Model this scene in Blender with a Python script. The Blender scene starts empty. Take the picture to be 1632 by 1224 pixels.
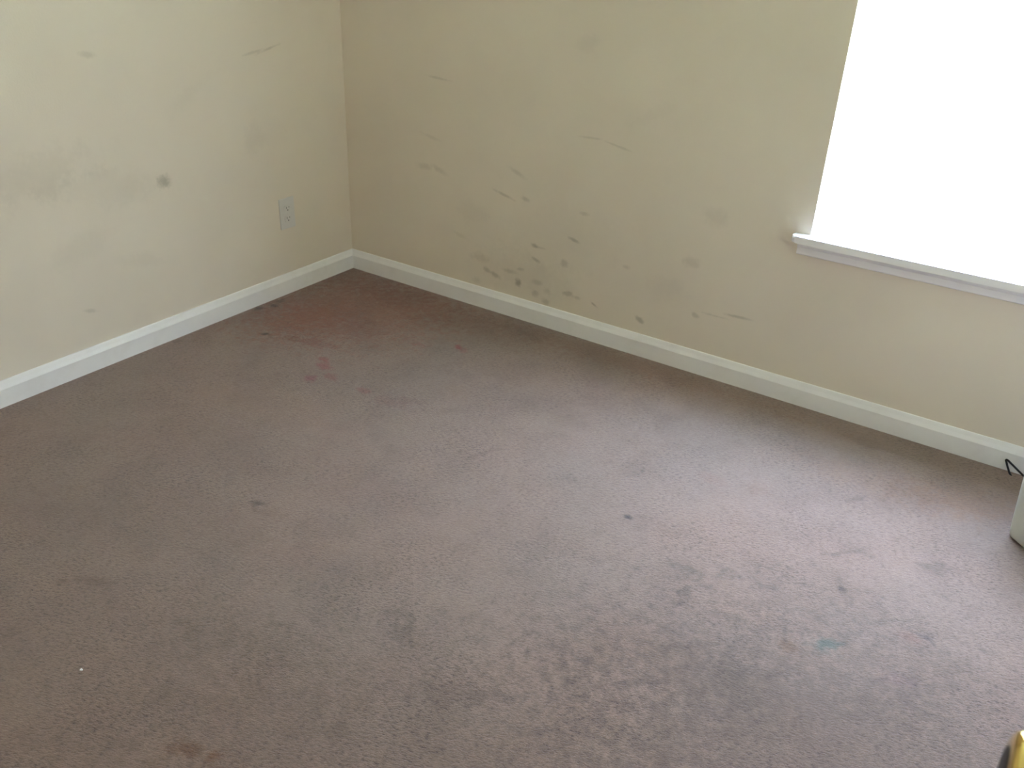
import bpy, bmesh, math, random
from mathutils import Matrix, Vector
S = bpy.context.scene
COL = S.collection

# ------------------------------------------------------------------ camera
cd = bpy.data.cameras.new('camera'); cam = bpy.data.objects.new('camera', cd); COL.objects.link(cam)
cd.sensor_fit = 'HORIZONTAL'; cd.sensor_width = 36.0
cd.lens = 36.0 * 1417.83 / 1632.0
cd.clip_start = 0.02
cam.matrix_world = Matrix(((0.826401, -0.292447, 0.481182, 2.47762),
                           (0.561924, 0.373527, -0.738051, -2.55102),
                           (0.036107, 0.880314, 0.473016, 1.34789),
                           (0, 0, 0, 1)))
cd.dof.use_dof = True; cd.dof.focus_distance = 1.9; cd.dof.aperture_fstop = 8.0
S.camera = cam
S.view_settings.view_transform = 'Standard'; S.view_settings.look = 'None'
S.view_settings.gamma = 1.0; S.view_settings.use_curve_mapping = False
S.view_settings.exposure = 0.03

# ------------------------------------------------------------------ sky, sun, window portal
W = bpy.data.worlds.new('overcast_sky'); S.world = W; W.use_nodes = True
wn = W.node_tree.nodes; bg = wn['Background']
# hazy sky, much brighter and bluer high up than near the horizon
tc = wn.new('ShaderNodeTexCoord'); sx = wn.new('ShaderNodeSeparateXYZ'); mr = wn.new('ShaderNodeMapRange')
mr.interpolation_type = 'SMOOTHSTEP'; mr.inputs['From Min'].default_value = .30; mr.inputs['From Max'].default_value = .85; mr.inputs['To Min'].default_value = 14.0; mr.inputs['To Max'].default_value = 46.0
W.node_tree.links.new(tc.outputs['Generated'], sx.inputs[0]); W.node_tree.links.new(sx.outputs['Z'], mr.inputs['Value']); W.node_tree.links.new(mr.outputs[0], bg.inputs['Strength'])
sk = wn.new('ShaderNodeMix'); sk.data_type = 'RGBA'; sk.inputs[6].default_value = (.90, .92, .96, 1); sk.inputs[7].default_value = (.60, .82, 1.28, 1)
W.node_tree.links.new(sx.outputs['Z'], sk.inputs[0]); W.node_tree.links.new(sk.outputs[2], bg.inputs['Color'])
sd = bpy.data.lights.new('sun', 'SUN'); sun = bpy.data.objects.new('sun', sd); COL.objects.link(sun)
sd.energy = 60.0; sd.angle = math.radians(3); sd.color = (1, .96, .88)
sun.rotation_euler = (math.radians(35), 0, math.radians(15))
# window opening in the far wall (metres)
WX0, WX1, WZ0, WZ1 = 1.826, 2.74, 0.539, 1.98
pl = bpy.data.lights.new('window_portal', 'AREA'); po = bpy.data.objects.new('window_portal', pl); COL.objects.link(po)
pl.shape = 'RECTANGLE'; pl.size = WX1 - WX0; pl.size_y = WZ1 - WZ0; pl.cycles.is_portal = True
po.location = ((WX0 + WX1) / 2, 0.15, (WZ0 + WZ1) / 2); po.rotation_euler = (math.radians(-90), 0, 0)
S.cycles.max_bounces = 16; S.cycles.diffuse_bounces = 10; S.cycles.transparent_max_bounces = 12
S.cycles.sample_clamp_indirect = 12.0

# ------------------------------------------------------------------ node helpers
def new_mat(name):
    m = bpy.data.materials.new(name); m.use_nodes = True
    return m, m.node_tree, m.node_tree.nodes['Principled BSDF']

def simple(name, col, rough=.5, metal=0., bump=None):
    m, nt, b = new_mat(name)
    b.inputs['Base Color'].default_value = (*col, 1)
    b.inputs['Roughness'].default_value = rough; b.inputs['Metallic'].default_value = metal
    if bump:
        tc = nt.nodes.new('ShaderNodeTexCoord'); n = nt.nodes.new('ShaderNodeTexNoise')
        n.inputs['Scale'].default_value = bump[0]; n.inputs['Detail'].default_value = 3
        bp = nt.nodes.new('ShaderNodeBump'); bp.inputs['Strength'].default_value = bump[1]; bp.inputs['Distance'].default_value = bump[2]
        nt.links.new(tc.outputs['Object'], n.inputs['Vector']); nt.links.new(n.outputs['Fac'], bp.inputs['Height'])
        nt.links.new(bp.outputs['Normal'], b.inputs['Normal'])
    return m

def blob_group():
    """a soft-edged stain: position minus centre, turned and scaled, its outline broken up by noise"""
    g = bpy.data.node_groups.new('stain', 'ShaderNodeTree')
    I = g.interface
    I.new_socket('Color', in_out='INPUT', socket_type='NodeSocketColor')
    I.new_socket('Vector', in_out='INPUT', socket_type='NodeSocketVector')
    I.new_socket('Noise', in_out='INPUT', socket_type='NodeSocketFloat')
    I.new_socket('Location', in_out='INPUT', socket_type='NodeSocketVector')
    I.new_socket('Rotation', in_out='INPUT', socket_type='NodeSocketVector')
    I.new_socket('Radii', in_out='INPUT', socket_type='NodeSocketVector')
    I.new_socket('Tint', in_out='INPUT', socket_type='NodeSocketColor')
    I.new_socket('Amount', in_out='INPUT', socket_type='NodeSocketFloat')
    I.new_socket('Color', in_out='OUTPUT', socket_type='NodeSocketColor')
    N, L = g.nodes, g.links
    gi = N.new('NodeGroupInput'); go = N.new('NodeGroupOutput')
    mp = N.new('ShaderNodeMapping'); mp.vector_type = 'TEXTURE'
    ln = N.new('ShaderNodeVectorMath'); ln.operation = 'LENGTH'
    ad = N.new('ShaderNodeMath'); ad.operation = 'ADD'
    mr = N.new('ShaderNodeMapRange'); mr.interpolation_type = 'SMOOTHSTEP'
    mr.inputs['From Min'].default_value = 1.15; mr.inputs['From Max'].default_value = 0.2
    ml = N.new('ShaderNodeMath'); ml.operation = 'MULTIPLY'
    mx = N.new('ShaderNodeMix'); mx.data_type = 'RGBA'; mx.blend_type = 'MULTIPLY'
    L.new(gi.outputs['Vector'], mp.inputs['Vector']); L.new(gi.outputs['Location'], mp.inputs['Location'])
    L.new(gi.outputs['Rotation'], mp.inputs['Rotation']); L.new(gi.outputs['Radii'], mp.inputs['Scale'])
    L.new(mp.outputs[0], ln.inputs[0]); L.new(ln.outputs['Value'], ad.inputs[0]); L.new(gi.outputs['Noise'], ad.inputs[1])
    L.new(ad.outputs[0], mr.inputs['Value']); L.new(mr.outputs[0], ml.inputs[0]); L.new(gi.outputs['Amount'], ml.inputs[1])
    L.new(ml.outputs[0], mx.inputs['Factor']); L.new(gi.outputs[0], mx.inputs[6]); L.new(gi.outputs['Tint'], mx.inputs[7])
    L.new(mx.outputs[2], go.inputs[0])
    return g
STAIN = blob_group()

def add_stains(nt, color_out, vec_out, noise_out, stains):
    """stains: (location3, angle about axis vector, radii3, tint, amount)"""
    for loc, rot, rad, tint, amt in stains:
        n = nt.nodes.new('ShaderNodeGroup'); n.node_tree = STAIN
        n.inputs['Location'].default_value = loc; n.inputs['Rotation'].default_value = rot
        n.inputs['Radii'].default_value = rad; n.inputs['Tint'].default_value = (*tint, 1); n.inputs['Amount'].default_value = amt
        nt.links.new(color_out, n.inputs[0]); nt.links.new(vec_out, n.inputs['Vector']); nt.links.new(noise_out, n.inputs['Noise'])
        color_out = n.outputs[0]
    return color_out

def noise(nt, vec, scale, detail=3, rough=.5, dist=0.):
    n = nt.nodes.new('ShaderNodeTexNoise'); n.inputs['Scale'].default_value = scale
    n.inputs['Detail'].default_value = detail; n.inputs['Roughness'].default_value = rough; n.inputs['Distortion'].default_value = dist
    nt.links.new(vec, n.inputs['Vector']); return n.outputs['Fac']

def remap(nt, v, a, b, c, d):
    r = nt.nodes.new('ShaderNodeMapRange'); nt.links.new(v, r.inputs['Value'])
    for k, x in zip(('From Min', 'From Max', 'To Min', 'To Max'), (a, b, c, d)): r.inputs[k].default_value = x
    return r.outputs[0]

def mixc(nt, fac, a, b, blend='MIX'):
    m = nt.nodes.new('ShaderNodeMix'); m.data_type = 'RGBA'; m.blend_type = blend
    for s, v in ((0, fac), (6, a), (7, b)):
        if isinstance(v, bpy.types.NodeSocket): nt.links.new(v, m.inputs[s])
        elif isinstance(v, (int, float)): m.inputs[s].default_value = v
        else: m.inputs[s].default_value = (*v, 1)
    return m.outputs[2]

def position(nt):
    return nt.nodes.new('ShaderNodeNewGeometry').outputs['Position']

# ------------------------------------------------------------------ materials
WALL = (0.775, 0.69, 0.605)
def wall_mat(name, stains):
    m, nt, b = new_mat(name); P = position(nt)
    big = noise(nt, P, 1.7, 3, .55)
    c = mixc(nt, remap(nt, big, .35, .7, 0, 1), WALL, (WALL[0]*.93, WALL[1]*.925, WALL[2]*.92))
    n1 = remap(nt, noise(nt, P, 13, 3, .6), .3, .7, -.35, .35); n2 = remap(nt, noise(nt, P, 60, 3, .7), .3, .7, -.2, .2)
    sm = nt.nodes.new('ShaderNodeMath'); sm.operation = 'ADD'; nt.links.new(n1, sm.inputs[0]); nt.links.new(n2, sm.inputs[1]); nz = sm.outputs[0]
    c = add_stains(nt, c, P, nz, stains)
    nt.links.new(c, b.inputs['Base Color']); b.inputs['Roughness'].default_value = .62
    b.inputs['Specular IOR Level'].default_value = .3
    bp = nt.nodes.new('ShaderNodeBump'); bp.inputs['Strength'].default_value = .25; bp.inputs['Distance'].default_value = .0012
    nt.links.new(noise(nt, P, 170, 3, .6), bp.inputs['Height']); nt.links.new(bp.outputs['Normal'], b.inputs['Normal'])
    return m

G = (.56, .55, .54)          # grey scuff
def lw(y, z, ry, rz, ang=0, amt=.4, tint=G):      # mark on the left wall (plane x = 0)
    return ((0, y, z), (math.radians(ang), 0, 0), (1, ry, rz), tint, amt)
def ww(x, z, rx, rz, ang=0, amt=.4, tint=G):      # mark on the window wall (plane y = 0)
    return ((x, 0, z), (0, math.radians(-ang), 0), (rx, 1, rz), tint, amt)
LEFT_MARKS = [
    lw(-.834, .532, .026, .030, 0, .6, (.42, .44, .42)), lw(-1.018, .934, .030, .012, -10, .30), lw(-.348, .891, .06, .006, 12, .42),
    lw(-.42, .885, .06, .005, 8, .3), lw(-1.161, .194, .03, .008, -20, .32), lw(-1.235, .632, .22, .08, 10, .16), lw(-1.05, .56, .25, .07, -8, .12),
    lw(-1.162, .389, .14, .05, 15, .10), lw(-.46, .60, .07, .06, 0, .12), lw(-.70, .78, .10, .03, 30, .08), lw(-.95, .30, .12, .03, -15, .1),
]
WINDOW_WALL_MARKS = [
    ww(.799, .538, .045, .010, -22, .30), ww(.750, .449, .055, .007, -14, .50), ww(.840, .452, .020, .009, -10, .38),
    ww(1.078, .448, .022, .008, 5, .30), ww(1.045, .348, .026, .007, -12, .60), ww(.886, .292, .022, .010, -15, .70),
    ww(.910, .290, .028, .005, 0, .35), ww(.894, .242, .022, .009, -20, .62), ww(1.011, .258, .020, .016, 0, .38),
    ww(.660, .195, .05, .020, 0, .20), ww(.682, .152, .022, .012, -10, .50), ww(.720, .140, .030, .012, -10, .50), ww(.783, .172, .040, .010, 0, .38),
    ww(.829, .190, .020, .008, 10, .42), ww(.824, .137, .020, .018, -25, .85), ww(.64, .10, .03, .02, 0, .25), ww(.905, .158, .028, .012, 0, .35),
    ww(.896, .113, .020, .014, 0, .40), ww(.949, .134, .022, .018, 0, .28), ww(.946, .094, .018, .014, 0, .42), ww(1.034, .149, .024, .010, 8, .48),
    ww(1.07, .143, .020, .008, 0, .35), ww(1.140, .136, .020, .006, -25, .75), ww(1.319, .129, .020, .011, -28, .70), ww(1.516, .198, .018, .010, -20, .42),
    ww(1.575, .215, .055, .005, 0, .38), ww(1.655, .232, .055, .006, 2, .52), ww(1.476, .370, .040, .024, 0, .24), ww(1.536, .531, .05, .04, 0, .18),
    ww(1.075, .700, .055, .004, 2, .28), ww(1.175, .690, .065, .004, -10, .30), ww(.459, .808, .07, .005, -3, .30), ww(.400, .487, .05, .016, 0, .26), ww(.455, .487, .04, .012, -20, .26),
    ww(1.038, .981, .06, .03, 20, .12), ww(.97, .35, .30, .14, 8, .07), ww(.85, .18, .26, .09, 0, .14), ww(1.25, .30, .02, .01, 0, .3), ww(1.40, .26, .10, .05, 0, .10),
    ww(.42, .60, .05, .008, -10, .20), ww(1.28, .80, .10, .03, 30, .08), ww(.62, .36, .08, .05, 0, .10), ww(.55, .26, .06, .01, -15, .16),
]
M_LEFT = wall_mat('cream_wall_paint_scuffed', LEFT_MARKS)
M_WIN = wall_mat('cream_wall_paint_marked', WINDOW_WALL_MARKS)
M_WALL = wall_mat('cream_wall_paint', [])
M_CEIL = simple('flat_white_ceiling_paint', (.86, .85, .83), .9, bump=(60, .3, .003))

def trim_mat():
    m, nt, b = new_mat('white_trim_paint'); P = position(nt)
    d = noise(nt, P, 14, 5, .65)
    c = mixc(nt, remap(nt, d, .5, .75, 0, .35), (.86, .84, .87), (.73, .71, .71))
    nt.links.new(c, b.inputs['Base Color']); b.inputs['Roughness'].default_value = .38
    return m
M_TRIM = trim_mat()
M_DOOR = simple('white_door_paint', (.80, .79, .75), .4)
M_VINYL_OUT = None

def vinyl():
    m, nt, b = new_mat('white_vinyl')
    b.inputs['Base Color'].default_value = (.92, .92, .93, 1); b.inputs['Roughness'].default_value = .35
    t = nt.nodes.new('ShaderNodeBsdfTranslucent'); t.inputs['Color'].default_value = (.92, .92, .92, 1)
    mx = nt.nodes.new('ShaderNodeMixShader'); mx.inputs[0].default_value = .5
    nt.links.new(b.outputs[0], mx.inputs[1]); nt.links.new(t.outputs[0], mx.inputs[2])
    nt.links.new(mx.outputs[0], nt.nodes['Material Output'].inputs['Surface'])
    return m
M_VINYL = vinyl()

def glass():
    m, nt, b = new_mat('window_glass'); nt.nodes.remove(b)
    t = nt.nodes.new('ShaderNodeBsdfTransparent'); t.inputs['Color'].default_value = (.95, .97, .96, 1)
    g = nt.nodes.new('ShaderNodeBsdfGlossy'); g.inputs['Roughness'].default_value = .02
    mx = nt.nodes.new('ShaderNodeMixShader')
    mx.inputs[0].default_value = .04; nt.links.new(t.outputs[0], mx.inputs[1]); nt.links.new(g.outputs[0], mx.inputs[2])
    nt.links.new(mx.outputs[0], nt.nodes['Material Output'].inputs['Surface'])
    return m
M_GLASS = glass()

def carpet_mat():
    m, nt, b = new_mat('worn_mauve_carpet'); P = position(nt)
    mp = nt.nodes.new('ShaderNodeMapping'); mp.vector_type = 'TEXTURE'; mp.inputs['Rotation'].default_value = (0, 0, math.radians(20)); mp.inputs['Scale'].default_value = (2.3, 1, 1)
    nt.links.new(P, mp.inputs['Vector']); PS = mp.outputs[0]
    base = mixc(nt, remap(nt, noise(nt, P, 1.6, 3, .55), .35, .65, 0, 1), CARPET_A, CARPET_B)
    base = mixc(nt, remap(nt, noise(nt, P, 7, 5, .65, .4), .45, .72, 0, .45), base, (.60, .58, .55), 'MULTIPLY')      # traffic soil
    soil = noise(nt, P, 26, 5, .7, .3)
    base = mixc(nt, remap(nt, soil, .52, .75, 0, .42), base, (.55, .54, .52), 'MULTIPLY')
    nz = remap(nt, noise(nt, P, 34, 5, .75), .3, .7, -.6, .6)
    base = add_stains(nt, base, P, nz, CARPET_STAINS_FALLOFF)
    # tufts: light pile with short dark flecks lying the way it is brushed, denser where it is soiled
    f1 = noise(nt, PS, 200, 4, .8); f2 = noise(nt, PS, 420, 2, .7)
    dens = remap(nt, noise(nt, P, 4.5, 4, .65), .35, .68, .25, 1)
    fk = nt.nodes.new('ShaderNodeMath'); fk.operation = 'MULTIPLY'
    nt.links.new(remap(nt, f1, .51, .63, 0, 1), fk.inputs[0]); nt.links.new(dens, fk.inputs[1])
    base = mixc(nt, fk.outputs[0], base, mixc(nt, 1, base, (.30, .27, .25), 'MULTIPLY'))
    base = mixc(nt, remap(nt, f1, .48, .36, 0, .55), base, mixc(nt, 1, base, (1.28, 1.28, 1.3), 'MULTIPLY'))
    base = mixc(nt, remap(nt, f2, .55, .72, 0, .45), base, mixc(nt, 1, base, (.62, .60, .58), 'MULTIPLY'))
    nt.links.new(base, b.inputs['Base Color']); b.inputs['Roughness'].default_value = .85
    b.inputs['Specular IOR Level'].default_value = .3
    b.inputs['Sheen Weight'].default_value = .3; b.inputs['Sheen Roughness'].default_value = .5; b.inputs['Sheen Tint'].default_value = (.95, .9, 1, 1)
    ad = nt.nodes.new('ShaderNodeMath'); ad.operation = 'MULTIPLY_ADD'; ad.inputs[1].default_value = .6
    nt.links.new(f2, ad.inputs[0]); nt.links.new(f1, ad.inputs[2])
    bp = nt.nodes.new('ShaderNodeBump'); bp.inputs['Strength'].default_value = .8; bp.inputs['Distance'].default_value = .004; bp.invert = True
    nt.links.new(ad.outputs[0], bp.inputs['Height']); nt.links.new(bp.outputs['Normal'], b.inputs['Normal'])
    return m
CARPET_A = (.270, .177, .137); CARPET_B = (.242, .172, .138)
def cs(x, y, rx, ry, ang=0, amt=.5, tint=(.5, .45, .4)):
    return ((x, y, 0), (0, 0, math.radians(ang)), (rx, ry, 1), tint, amt)
DK = (.30, .29, .27); BR = (.62, .45, .32); PK = (1.0, .55, .62); OL = (.22, .19, .10); GY = (.55, .57, .56)
CARPET_STAINS_FALLOFF = [
    cs(.30, -.32, .46, .38, 40, .9, (1.0, .64, .54)), cs(.22, -.52, .24, .16, 70, .8, (1.0, .72, .46)), cs(.10, -.10, .45, .16, 0, .6, (.80, .62, .55)),
    cs(.42, -.46, .12, .08, 20, .55, (.72, .58, .55)), cs(.318, -.646, .05, .03, 0, .6, (.68, .50, .32)), cs(.40, -.62, .09, .04, 20, .7, (.82, .48, .46)),
    cs(.60, -.14, .60, .13, 0, .6, (.84, .64, .58)), cs(1.2, -.08, .9, .07, 0, .6, (.80, .62, .55)), cs(.05, -.60, .05, .35, 0, .4, (.74, .58, .48)),
    cs(.217, -.674, .018, .012, 30, 1.0, OL), cs(.250, -.68, .02, .008, 0, .6, (.5, .42, .3)), cs(.962, -1.369, .026, .014, 20, .85, (.36, .30, .24)),
    cs(1.01, -1.38, .05, .016, 20, .35, (.6, .5, .42)), cs(1.737, -.854, .014, .010, 0, 1.0, (.22, .22, .25)), cs(2.286, -.995, .032, .022, 40, .8, (.56, .88, .92)),
    cs(2.27, -1.01, .05, .03, 0, .35, (.75, .95, .95)), cs(.807, -.340, .024, .012, -40, 1.0, (1.0, .30, .36)), cs(.84, -.35, .03, .02, 0, .7, (1.0, .58, .60)),
    cs(.687, -.404, .04, .02, -10, .7, (1, .62, .64)), cs(.547, -.726, .05, .028, -20, 1.0, PK), cs(.52, -.69, .03, .015, 0, .8, (1, .5, .56)),
    cs(.620, -.765, .035, .02, -10, .75, (1, .55, .58)), cs(.578, -.813, .026, .026, 0, 1.0, (.95, .50, .66)), cs(.763, -.769, .035, .020, 10, .75, (1, .55, .62)),
    cs(.88, -.77, .07, .045, 20, .55, (.85, .62, .62)), cs(.93, -.73, .05, .03, 20, .4, (.66, .58, .56)), cs(.985, -.114, .03, .02, 0, .45, (.6, .5, .5)),
    cs(.054, -.487, .02, .02, 0, .85, DK), cs(.030, -.540, .018, .03, 0, .8, DK), cs(.04, -.44, .02, .03, 0, .5, DK), cs(.03, -.9, .015, .03, 0, .4, DK),
    cs(1.537, -.799, .04, .025, 0, .32, GY), cs(1.27, -.84, .10, .014, 68, .42, (.62, .58, .56)), cs(2.429, -.25, .20, .10, 10, .55, (1., .84, .66)),
    cs(2.2, -.30, .3, .10, 0, .4, (1., .84, .70)), cs(2.187, -.415, .05, .014, 60, .55, (.5, .5, .48)), cs(2.419, -.590, .045, .034, 20, .62, (.46, .47, .46)),
    cs(2.264, -.801, .016, .012, 0, .7, DK), cs(2.23, -.66, .07, .012, 50, .5, (.5, .5, .48)), cs(2.262, -.634, .05, .02, -20, .4, GY), cs(1.967, -1.021, .016, .030, 10, .5, (.36, .36, .34)),
    cs(1.975, -1.075, .014, .02, 0, .4, (.4, .38, .36)), cs(2.033, -.905, .04, .02, 30, .35, (.48, .48, .46)), cs(1.95, -.95, .05, .03, 0, .42, GY), cs(2.451, -.847, .022, .014, 0, .65, (.42, .42, .52)),
    cs(2.423, -.868, .035, .018, 0, .5, (.95, .68, .66)), cs(2.431, -1.013, .05, .022, 20, .6, (.92, .84, 1.0)), cs(2.218, -1.053, .024, .024, 0, .6, (.95, .76, .56)),
    cs(1.426, -1.947, .050, .022, 30, .7, (.66, .44, .22)), cs(1.473, -1.930, .025, .018, 20, .75, (.72, .46, .22)), cs(1.41, -2.0, .03, .02, 0, .4, (.9, .85, .7)),
    cs(.892, -1.780, .06, .016, 25, .5, (.62, .48, .42)), cs(.84, -1.82, .02, .015, 0, .5, (.6, .44, .38)), cs(1.544, -1.503, .05, .03, 0, .42, (.50, .48, .44)), cs(1.50, -1.46, .05, .02, 10, .40, (.5, .48, .44)),
    cs(1.722, -1.562, .12, .06, 30, .4, (.58, .54, .50)), cs(1.618, -1.766, .05, .025, 10, .35, (.44, .42, .38)), cs(.75, -1.60, .45, .16, 30, .42, (.82, .74, .68)), cs(.662, -1.30, .35, .12, 20, .35, (.84, .74, .70)),
    cs(1.25, -1.45, .22, .10, 20, .40, (.80, .76, .72)), cs(1.15, -1.15, .25, .10, 10, .30, (.86, .78, .76)), cs(2.218, -.861, .30, .14, 30, .22, GY), cs(1.961, -1.285, .25, .14, 20, .30, (.74, .68, .63)),
    cs(2.202, -1.211, .30, .08, 20, .22, GY), cs(1.70, -.70, .45, .22, 15, .0, GY), cs(1.3, -1.7, .3, .1, 0, .25, (.84, .78, .66)), cs(.6, -1.0, .35, .12, 20, .25, (.88, .80, .66)),
    cs(1.84, -.56, .05, .03, 0, .3, (.9, .7, .66)), cs(1.96, -.53, .05, .04, 0, .3, (.9, .74, .66)), cs(1.18, -.57, .3, .06, 10, .2, (.9, .84, .7)), cs(.45, -.38, .05, .05, 0, .3, (.62, .6, .56)),
]
CARPET_STAINS_FALLOFF += [      # light falloff towards the doorway painted in, along with some traffic soil
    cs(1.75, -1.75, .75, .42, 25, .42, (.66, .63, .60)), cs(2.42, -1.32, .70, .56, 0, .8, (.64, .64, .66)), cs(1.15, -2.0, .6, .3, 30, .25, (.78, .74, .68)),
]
M_CARPET = carpet_mat()
M_HALL = simple('hall_carpet', (.38, .33, .3), .95, bump=(300, .6, .003))

def brass():
    m, nt, b = new_mat('polished_brass')
    b.inputs['Base Color'].default_value = (.80, .58, .20, 1); b.inputs['Metallic'].default_value = 1; b.inputs['Roughness'].default_value = .08
    P = position(nt); r = remap(nt, noise(nt, P, 160, 3), .3, .7, .05, .10); nt.links.new(r, b.inputs['Roughness'])
    return m
M_BRASS = brass()
M_DISC = simple('dark_reflection', (.022, .015, .012), .5, .0)  # dark reflection in the knob face, put into the colour of a disc
M_OUTLET = simple('ivory_white_plastic', (.68, .65, .64), .4)
M_SLOT = simple('dark_slot', (.03, .03, .03), .6)
M_CABLE = simple('black_rubber_cable', (.012, .013, .015), .45)
def binmat():
    m, nt, b = new_mat('cream_white_plastic')
    b.inputs['Base Color'].default_value = (.60, .61, .55, 1); b.inputs['Roughness'].default_value = .42
    P = position(nt); c = mixc(nt, remap(nt, noise(nt, P, 9, 4, .6), .45, .75, 0, .4), (.60, .61, .55), (.52, .52, .47)); nt.links.new(c, b.inputs['Base Color'])
    return m
M_BIN = binmat()
def lawn():
    m, nt, b = new_mat('sunlit_lawn'); P = position(nt)
    c = mixc(nt, noise(nt, P, 3, 5, .7), (.38, .46, .25), (.48, .55, .34)); nt.links.new(c, b.inputs['Base Color']); b.inputs['Roughness'].default_value = .9
    return m
M_LAWN = lawn()

# ------------------------------------------------------------------ mesh helpers
def obj(name, bm, mat, parent=None, smooth=False):
    me = bpy.data.meshes.new(name); bmesh.ops.recalc_face_normals(bm, faces=bm.faces); bm.to_mesh(me); bm.free()
    me.materials.append(mat)
    if smooth:
        for p in me.polygons: p.use_smooth = True
    o = bpy.data.objects.new(name, me); COL.objects.link(o)
    if parent: o.parent = parent
    return o
def box(bm, x0, x1, y0, y1, z0, z1, bev=0, seg=2):
    t = bmesh.new(); r = bmesh.ops.create_cube(t, size=1)
    for v in t.verts:
        v.co = ((v.co.x + .5) * (x1 - x0) + x0, (v.co.y + .5) * (y1 - y0) + y0, (v.co.z + .5) * (z1 - z0) + z0)
    if bev: bmesh.ops.bevel(t, geom=list(t.edges), offset=bev, segments=seg, profile=.5, affect='EDGES')
    me = bpy.data.meshes.new('t'); t.to_mesh(me); t.free(); bm.from_mesh(me); bpy.data.meshes.remove(me)
def mkbox(*a, **k):
    bm = bmesh.new(); box(bm, *a, **k); return bm
def sweep(profile, a, b, n_up=Vector((0, 0, 1)), out=None):
    """profile: (out, up) points, swept from a to b"""
    bm = bmesh.new(); a, b = Vector(a), Vector(b)
    A = [bm.verts.new(a + out * p + n_up * q) for p, q in profile]; B = [bm.verts.new(b + out * p + n_up * q) for p, q in profile]
    n = len(profile)
    for i in range(n): bm.faces.new((A[i], A[(i + 1) % n], B[(i + 1) % n], B[i]))
    bm.faces.new(A); bm.faces.new(B[::-1]); return bm
def lathe(profile, axis_o, axis_d, seg=48):
    """profile: (along, radius)"""
    bm = bmesh.new(); d = Vector(axis_d).normalized(); u = d.orthogonal().normalized(); w = d.cross(u); o = Vector(axis_o); rings = []
    for s, r in profile:
        if r < 1e-6: rings.append([bm.verts.new(o + d * s)])
        else: rings.append([bm.verts.new(o + d * s + (u * math.cos(2 * math.pi * k / seg) + w * math.sin(2 * math.pi * k / seg)) * r) for k in range(seg)])
    for R0, R1 in zip(rings, rings[1:]):
        for k in range(seg):
            a = R0[k % len(R0)]; b = R0[(k + 1) % len(R0)]; c = R1[(k + 1) % len(R1)]; e = R1[k % len(R1)]
            f = [a] + ([b] if b is not a else []) + [c] + ([e] if e is not c else [])
            if len(f) > 2: bm.faces.new(f)
    return bm
def tube(pts, r, seg=12):
    bm = bmesh.new(); pts = [Vector(p) for p in pts]; rings = []; u = None
    for i, p in enumerate(pts):
        t = (pts[min(i + 1, len(pts) - 1)] - pts[max(i - 1, 0)]).normalized()
        u = (t.orthogonal() if u is None else (u - t * u.dot(t))).normalized(); w = t.cross(u)
        rings.append([bm.verts.new(p + (u * math.cos(2 * math.pi * k / seg) + w * math.sin(2 * math.pi * k / seg)) * r) for k in range(seg)])
    for A, B in zip(rings, rings[1:]):
        for k in range(seg): bm.faces.new((A[k], A[(k + 1) % seg], B[(k + 1) % seg], B[k]))
    bm.faces.new(rings[0][::-1]); bm.faces.new(rings[-1]); return bm
def catmull(P, n=10):
    P = [Vector(p) for p in P]; Q = [P[0]] + P + [P[-1]]; out = []
    for i in range(1, len(Q) - 2):
        for k in range(n):
            t = k / n; a, b, c, d = Q[i - 1:i + 3]
            out.append(.5 * ((2 * b) + (c - a) * t + (2 * a - 5 * b + 4 * c - d) * t * t + (3 * b - a - 3 * c + d) * t ** 3))
    out.append(P[-1]); return out
def struct(o, label, cat):
    o['kind'] = 'structure'; o['label'] = label; o['category'] = cat; return o
def thing(name, label, cat, loc=(0, 0, 0)):
    o = bpy.data.objects.new(name, None); COL.objects.link(o); o.location = loc; o['label'] = label; o['category'] = cat; o.empty_display_size = .05
    bpy.context.view_layer.update(); return o
def child(name, bm, mat, parent, smooth=False):
    """part built in world coordinates, parented to a thing standing anywhere"""
    bm.transform(parent.matrix_world.inverted()); o = obj(name, bm, mat, parent, smooth); return o

# ------------------------------------------------------------------ room shell
RX, RY, CH = 3.04, -2.80, 2.44      # room: x 0..RX, y RY..0
TW = .14
DX0, DX1, DH = 1.95, 2.76, 2.04     # entry doorway in the near wall
floor = struct(obj('floor', mkbox(-.12, RX + .12, RY, .12, -.10, 0), M_CARPET), 'worn mauve-grey carpet with dark and pink stains, running wall to wall', 'carpet')
struct(obj('ceiling', mkbox(-.12, RX + .12, RY - .12, TW, CH, CH + .12), M_CEIL), 'flat white ceiling over the room', 'ceiling')
struct(obj('wall_left', mkbox(-.12, 0, RY, 0, -.1, CH), M_LEFT), 'cream painted wall with one dark round smudge and the power outlet', 'wall')
bm = bmesh.new()
box(bm, -.12, WX0, 0, TW, -.1, CH); box(bm, WX1, RX + .12, 0, TW, -.1, CH); box(bm, WX0, WX1, 0, TW, -.1, WZ0 - .02); box(bm, WX0, WX1, 0, TW, WZ1, CH)
bmesh.ops.remove_doubles(bm, verts=bm.verts, dist=1e-5)
struct(obj('wall_back', bm, M_WIN), 'cream painted wall with grey scuffs, around the bright window', 'wall')
struct(obj('wall_right', mkbox(RX, RX + .12, RY, 0, -.1, CH), M_WALL), 'plain cream wall beyond the right edge of the view', 'wall')
bm = bmesh.new()
box(bm, -.12, DX0, RY - .12, RY, -.1, CH); box(bm, DX1, RX + .12, RY - .12, RY, -.1, CH); box(bm, DX0, DX1, RY - .12, RY, DH, CH)
struct(obj('wall_front', bm, M_WALL), 'cream wall behind the camera with the entry doorway', 'wall')
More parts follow.
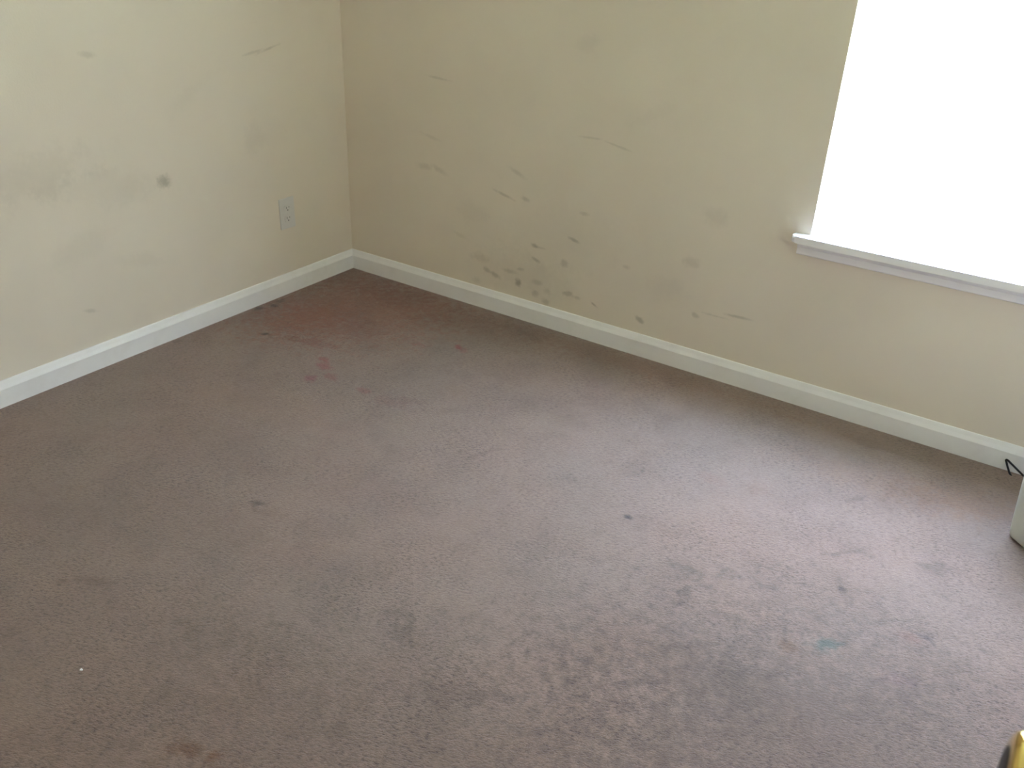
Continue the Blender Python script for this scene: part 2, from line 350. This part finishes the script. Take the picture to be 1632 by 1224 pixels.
# small hall beyond the doorway
struct(obj('floor', mkbox(.9, RX + .12, RY - 1.4, RY, -.10, 0), M_HALL), 'hall carpet beyond the entry doorway', 'carpet')
bm = bmesh.new(); box(bm, .8, .9, RY - 1.4, RY - .12, 0, CH); box(bm, RX + .02, RX + .12, RY - 1.4, RY - .12, 0, CH); box(bm, .8, RX + .12, RY - 1.5, RY - 1.4, 0, CH)
struct(obj('wall_hall', bm, M_WALL), 'cream hall walls beyond the entry doorway', 'wall')
struct(obj('ceiling', mkbox(.8, RX + .12, RY - 1.5, RY - .12, CH, CH + .1), M_CEIL), 'hall ceiling beyond the entry doorway', 'ceiling')

# baseboards: flat face, eased bevel along the top
HB, BT = .0787, .0125
prof = [(0, -.01), (BT, -.01), (BT, HB - .024), (BT - .001, HB - .021), (BT - .0045, HB - .012), (.006, HB - .005), (.0045, HB - .001), (.003, HB), (0, HB)]
def baseboard(name, a, b, out, label):
    o = obj(name, sweep(prof, a, b, out=Vector(out)), M_TRIM)
    struct(o, label, 'baseboard'); return o
baseboard('baseboard_left', (0, RY, 0), (0, 0, 0), (1, 0, 0), 'white baseboard along the foot of the outlet wall')
baseboard('baseboard_back', (0, 0, 0), (RX, 0, 0), (0, -1, 0), 'white baseboard along the foot of the window wall')
baseboard('baseboard_right', (RX, 0, 0), (RX, RY, 0), (-1, 0, 0), 'white baseboard of the wall beyond the right edge')
baseboard('baseboard_front', (0, RY, 0), (DX0 - .06, RY, 0), (0, 1, 0), 'white baseboard on the wall behind the camera')

# ------------------------------------------------------------------ window
win = thing('window_1', 'bright white window, blown out by daylight, with sill', 'window', ((WX0 + WX1) / 2, 0, WZ0)); win['kind'] = 'structure'
# stool (sill board) with rounded nose and ears, then the moulded apron under it
bm = bmesh.new(); EAR = .045; NO = .040; ST = .020
out = []
def arc(cx, cy, r, a0, a1, n=8):
    return [(cx + r * math.cos(math.radians(a0 + (a1 - a0) * k / n)), cy + r * math.sin(math.radians(a0 + (a1 - a0) * k / n))) for k in range(n + 1)]
r_ = .014
out = [(WX1, 0.085), (WX0, 0.085), (WX0, 0.0), (WX0 - EAR, 0)] + arc(WX0 - EAR + r_, -NO + r_, r_, 180, 270) + arc(WX1 + EAR - r_, -NO + r_, r_, 270, 360) + [(WX1 + EAR, 0), (WX1, 0)]
top = [bm.verts.new((x, y, WZ0)) for x, y in out]; bot = [bm.verts.new((x, y, WZ0 - ST)) for x, y in out]
bm.faces.new(top); bm.faces.new(bot[::-1]); n = len(out)
for i in range(n): bm.faces.new((top[i], bot[i], bot[(i + 1) % n], top[(i + 1) % n]))
eds = [e for e in bm.edges if abs(e.verts[0].co.z - e.verts[1].co.z) < 1e-6 and min(e.verts[0].co.y, e.verts[1].co.y) < -.001 and max(e.verts[0].co.y, e.verts[1].co.y) < .001]
bmesh.ops.bevel(bm, geom=eds, offset=.006, segments=3, profile=.5, affect='EDGES')
child('window_sill', bm, M_TRIM, win)
aw0, aw1 = WX0 - .028, WX1 + .028
az = WZ0 - ST; ah = .0395
ap = [(0, 0), (.020, 0), (.019, -.008), (.016, -.014), (.013, -.018), (.013, -.0365), (.010, -ah), (0, -ah)]
child('window_apron', sweep(ap, (aw0, 0, az), (aw1, 0, az), out=Vector((0, -1, 0))), M_TRIM, win)
# vinyl frame and two sashes, set deep in the drywall return
FY0, FY1 = .085, .135; fw = .028
bm = bmesh.new()
box(bm, WX0, WX0 + fw, FY0, FY1, WZ0, WZ1, bev=.002); box(bm, WX1 - fw, WX1, FY0, FY1, WZ0, WZ1, bev=.002)
box(bm, WX0 + fw, WX1 - fw, FY0, FY1, WZ1 - fw, WZ1, bev=.002); box(bm, WX0 + fw, WX1 - fw, FY0, FY1, WZ0, WZ0 + .022, bev=.002)
child('window_frame', bm, M_VINYL, win)
zm = (WZ0 + WZ1) / 2
for z0, z1, y0, y1 in ((WZ0 + .022, zm + .018, .090, .110), (zm - .018, WZ1 - fw, .112, .130)):
    bm = bmesh.new(); a, b = WX0 + fw, WX1 - fw; s = .030
    box(bm, a, a + s, y0, y1, z0, z1, bev=.002); box(bm, b - s, b, y0, y1, z0, z1, bev=.002)
    box(bm, a + s, b - s, y0, y1, z0, z0 + s, bev=.002); box(bm, a + s, b - s, y0, y1, z1 - s, z1, bev=.002)
    sash = child('sash', bm, M_VINYL, win)
    bmg = mkbox(a + s, b - s, (y0 + y1) / 2 - .002, (y0 + y1) / 2 + .002, z0 + s, z1 - s)
    bmg.transform(win.matrix_world.inverted()); obj('glass_pane', bmg, M_GLASS, sash)
bm = mkbox(2.25, 2.31, .080, .100, zm + .018, zm + .030, bev=.003)
child('sash_lock', bm, M_VINYL, win)
# lawn outside
struct(obj('lawn', mkbox(-12, 16, .4, 30, -.75, -.6), M_LAWN), 'sunlit lawn outside the window', 'lawn')

# ------------------------------------------------------------------ duplex outlet on the left wall
OY, OZ = -.337, .310
t = thing('power_outlet', 'pale duplex power outlet low on the left cream wall near the corner', 'outlet', (0, OY, OZ))
PW, PH = .072, .116
child('cover_plate', mkbox(0, .006, OY - PW / 2, OY + PW / 2, OZ - PH / 2, OZ + PH / 2, bev=.0025, seg=3), M_OUTLET, t)
for s in (-1, 1):
    cz = OZ + s * .0195; bm = bmesh.new(); vs = []
    pts = [(OY + .0168 * math.cos(a), cz + max(-.0125, min(.0125, .0168 * math.sin(a)))) for a in [2 * math.pi * k / 32 for k in range(32)]]
    A = [bm.verts.new((.0052, y, z)) for y, z in pts]; B = [bm.verts.new((.0085, y, z)) for y, z in pts]
    bm.faces.new(B)
    for i in range(32): bm.faces.new((A[i], A[(i + 1) % 32], B[(i + 1) % 32], B[i]))
    rc = child('socket', bm, M_OUTLET, t)
    bm = bmesh.new(); box(bm, .0080, .0088, OY - .0075, OY - .0055, cz - .001, cz + .0075); box(bm, .0080, .0088, OY + .0055, OY + .0075, cz + .0005, cz + .0065)
    box(bm, .0080, .0088, OY - .0022, OY + .0022, cz - .0085, cz - .0045)
    bm.transform(t.matrix_world.inverted()); obj('slots', bm, M_SLOT, rc)
child('screw', lathe([(.0055, .0035), (.0068, .0033), (.0072, 0)], (0, OY, OZ), (1, 0, 0), 16), M_OUTLET, t, True)

# ------------------------------------------------------------------ entry door, standing open along the right side
KX, KY, KZ = 2.5330, -2.0630, .8880       # outer face centre of the room-side knob
LX0, LX1 = KX + .062, KX + .062 + .035; LY1 = KY + .062; LY0 = RY + .012; LZ0, LZ1 = .015, 2.025
bm = bmesh.new(); box(bm, LX0, LX1, LY0, LY1, LZ0, LZ1, bev=.001, seg=1)
door = struct(obj('door_1', bm, M_DOOR), 'open white panel door whose brass knob shows at the lower right', 'door')
wdt = LY1 - LY0
for xf, sgn in ((LX0, -1), (LX1, 1)):
    for c in range(2):
        ya = LY0 + .11 + c * ((wdt - .11) / 2); yb = ya + (wdt - .33) / 2 + .0
        for z0, z1 in ((.24, .84), (1.02, 1.62), (1.72, 1.92)):
            bm = bmesh.new()
            for (q0, q1, r0, r1) in ((ya, yb, z0, z0 + .018), (ya, yb, z1 - .018, z1), (ya, ya + .018, z0 + .018, z1 - .018), (yb - .018, yb, z0 + .018, z1 - .018)):
                box(bm, min(xf, xf + sgn * .004), max(xf, xf + sgn * .004), q0, q1, r0, r1, bev=.0015)
            box(bm, min(xf, xf + sgn * .003), max(xf, xf + sgn * .003), ya + .04, yb - .04, z0 + .04, z1 - .04, bev=.0012)
            obj('door_panel', bm, M_DOOR, door)
kp = [(.0010, 0), (.0010, .0155), (.0002, .0162), (.0004, .0180), (.0008, .0205), (.0016, .0232), (.0028, .0254), (.0045, .0267), (.0068, .0272), (.0130, .0268), (.0225, .0245), (.0300, .0200), (.0360, .0150), (.0410, .0122), (.0480, .0115), (.0530, .0120),
      (.0545, .0230), (.0560, .0300), (.0590, .0325), (.0620, .0330)]
for o_, d_ in (((KX, KY, KZ), (1, 0, 0)), ((LX1 + .062, KY, KZ), (-1, 0, 0))):
    k = obj('door_knob', lathe(kp, o_, d_, 64), M_BRASS, door, True); k['label'] = 'round polished brass knob'
    n_ = obj('reflection_disc', lathe([(-.0004, 0), (-.0004, .0145), (.0004, .0155), (.0020, .0158)], o_, d_, 48), M_DISC, k, True); n_['label'] = 'dark disc standing for a reflection on the knob face'
obj('latch_plate', mkbox(LX0 + .005, LX1 - .005, LY1 - .0005, LY1 + .0012, KZ - .028, KZ + .028), M_BRASS, door)
obj('latch_bolt', mkbox(LX0 + .011, LX1 - .011, LY1, LY1 + .010, KZ - .011, KZ + .011, bev=.002), M_BRASS, door)
DA = math.radians(4.5); KR = Matrix.Translation((KX, KY, 0)) @ Matrix.Rotation(DA, 4, 'Z') @ Matrix.Translation((-KX, -KY, 0)); door.matrix_world = KR
for hz in (.25, 1.02, 1.8):
    obj('hinge', lathe([(0, 0), (0, .006), (.089, .006), (.089, 0)], (LX1 + .006, LY0 - .004, hz), (0, 0, 1), 16), M_BRASS, door, True)
# doorway casing
bm = bmesh.new()
box(bm, DX0 - .057, DX0, RY, RY + .011, 0, DH + .057, bev=.002); box(bm, DX1 + .03, DX1 + .087, RY, RY + .011, 0, DH + .057, bev=.002); box(bm, DX0, DX1 + .03, RY, RY + .011, DH, DH + .057, bev=.002)
struct(obj('trim_1', bm, M_TRIM), 'white casing around the entry doorway behind the camera', 'trim')

# ------------------------------------------------------------------ cream plastic bin at the right edge, black cable behind it
BXc, BYc = 2.537, -.343                   # its near left foot corner
ang = math.atan2(-.669, .743)
u = Vector((math.cos(ang), math.sin(ang), 0)); w = Vector((-u.y, u.x, 0))      # along the front, towards the back
BL, BD, BH = .25, .17, .29; flare = .020
org = Vector((BXc, BYc, 0)) + u * BL / 2 + w * BD / 2
t = thing('waste_bin', 'cream plastic bin standing on the carpet at the right edge', 'bin', org)
def rrect(hx, hy, r, n=6):
    P = []
    for cx, cy, a0 in ((hx - r, hy - r, 0), (-hx + r, hy - r, 90), (-hx + r, -hy + r, 180), (hx - r, -hy + r, 270)):
        P += arc(cx, cy, r, a0, a0 + 90, n)
    return P
def ring(bm, z, hx, hy, r): return [bm.verts.new(org + u * x + w * y + Vector((0, 0, z))) for x, y in rrect(hx, hy, r)]
bm = bmesh.new(); hx, hy = BL / 2, BD / 2; R0 = .012
levels = [(.004, -.006), (.0055, -.002), (.010, 0), (.05, .0040), (.12, .009), (.20, .015), (BH - .02, flare), (BH - .019, flare + .003), (BH - .012, flare + .005), (BH - .003, flare + .005), (BH, flare + .003), (BH, flare - .002),
          (BH - .02, flare - .003), (.12, .006), (.012, -.002)]
rings = [ring(bm, z, hx + o, hy + o, R0 + max(o, 0) + .004) for z, o in levels]
for A, B in zip(rings, rings[1:]):
    for k in range(len(A)): bm.faces.new((A[k], A[(k + 1) % len(A)], B[(k + 1) % len(B)], B[k]))
bm.faces.new(rings[0][::-1]); bm.faces.new(rings[-1])
child('bin_body', bm, M_BIN, t, True)
bm = bmesh.new(); A = ring(bm, 0, hx - .009, hy - .009, .01); B = ring(bm, .005, hx - .009, hy - .009, .01)  # dark base, its colour painting the shadow gap under the bin
for k in range(len(A)): bm.faces.new((A[k], A[(k + 1) % len(A)], B[(k + 1) % len(B)], B[k]))
bm.faces.new(A[::-1]); bm.faces.new(B); child('bin_foot_shade', bm, M_SLOT, t)

cable = catmull([(2.512, -.034, -.004), (2.504, -.029, .003), (2.496, -.0245, .014), (2.4875, -.020, .028), (2.4845, -.0185, .0345), (2.4885, -.0215, .0365), (2.498, -.034, .037), (2.515, -.060, .039), (2.535, -.090, .041), (2.56, -.120, .038), (2.60, -.15, .020), (2.68, -.11, .006), (2.78, -.07, .004), (2.95, -.06, .004)], 8)
c = obj('power_cable', tube(cable, .0028), M_CABLE, smooth=True)
c['label'] = 'thin black cable bent against the baseboard beside the cream bin'; c['category'] = 'cable'

# small white scrap on the carpet
bm = bmesh.new(); bmesh.ops.create_icosphere(bm, subdivisions=2, radius=.003); rnd = random.Random(4)
for v in bm.verts: v.co *= rnd.uniform(.7, 1.25); v.co.z *= .5
bm.transform(Matrix.Translation((1.106, -1.948, .0012)))
c = obj('paper_scrap', bm, simple('white_paper', (.85, .85, .85), .8)); c['label'] = 'tiny white speck of litter on the carpet at lower left'; c['category'] = 'litter'
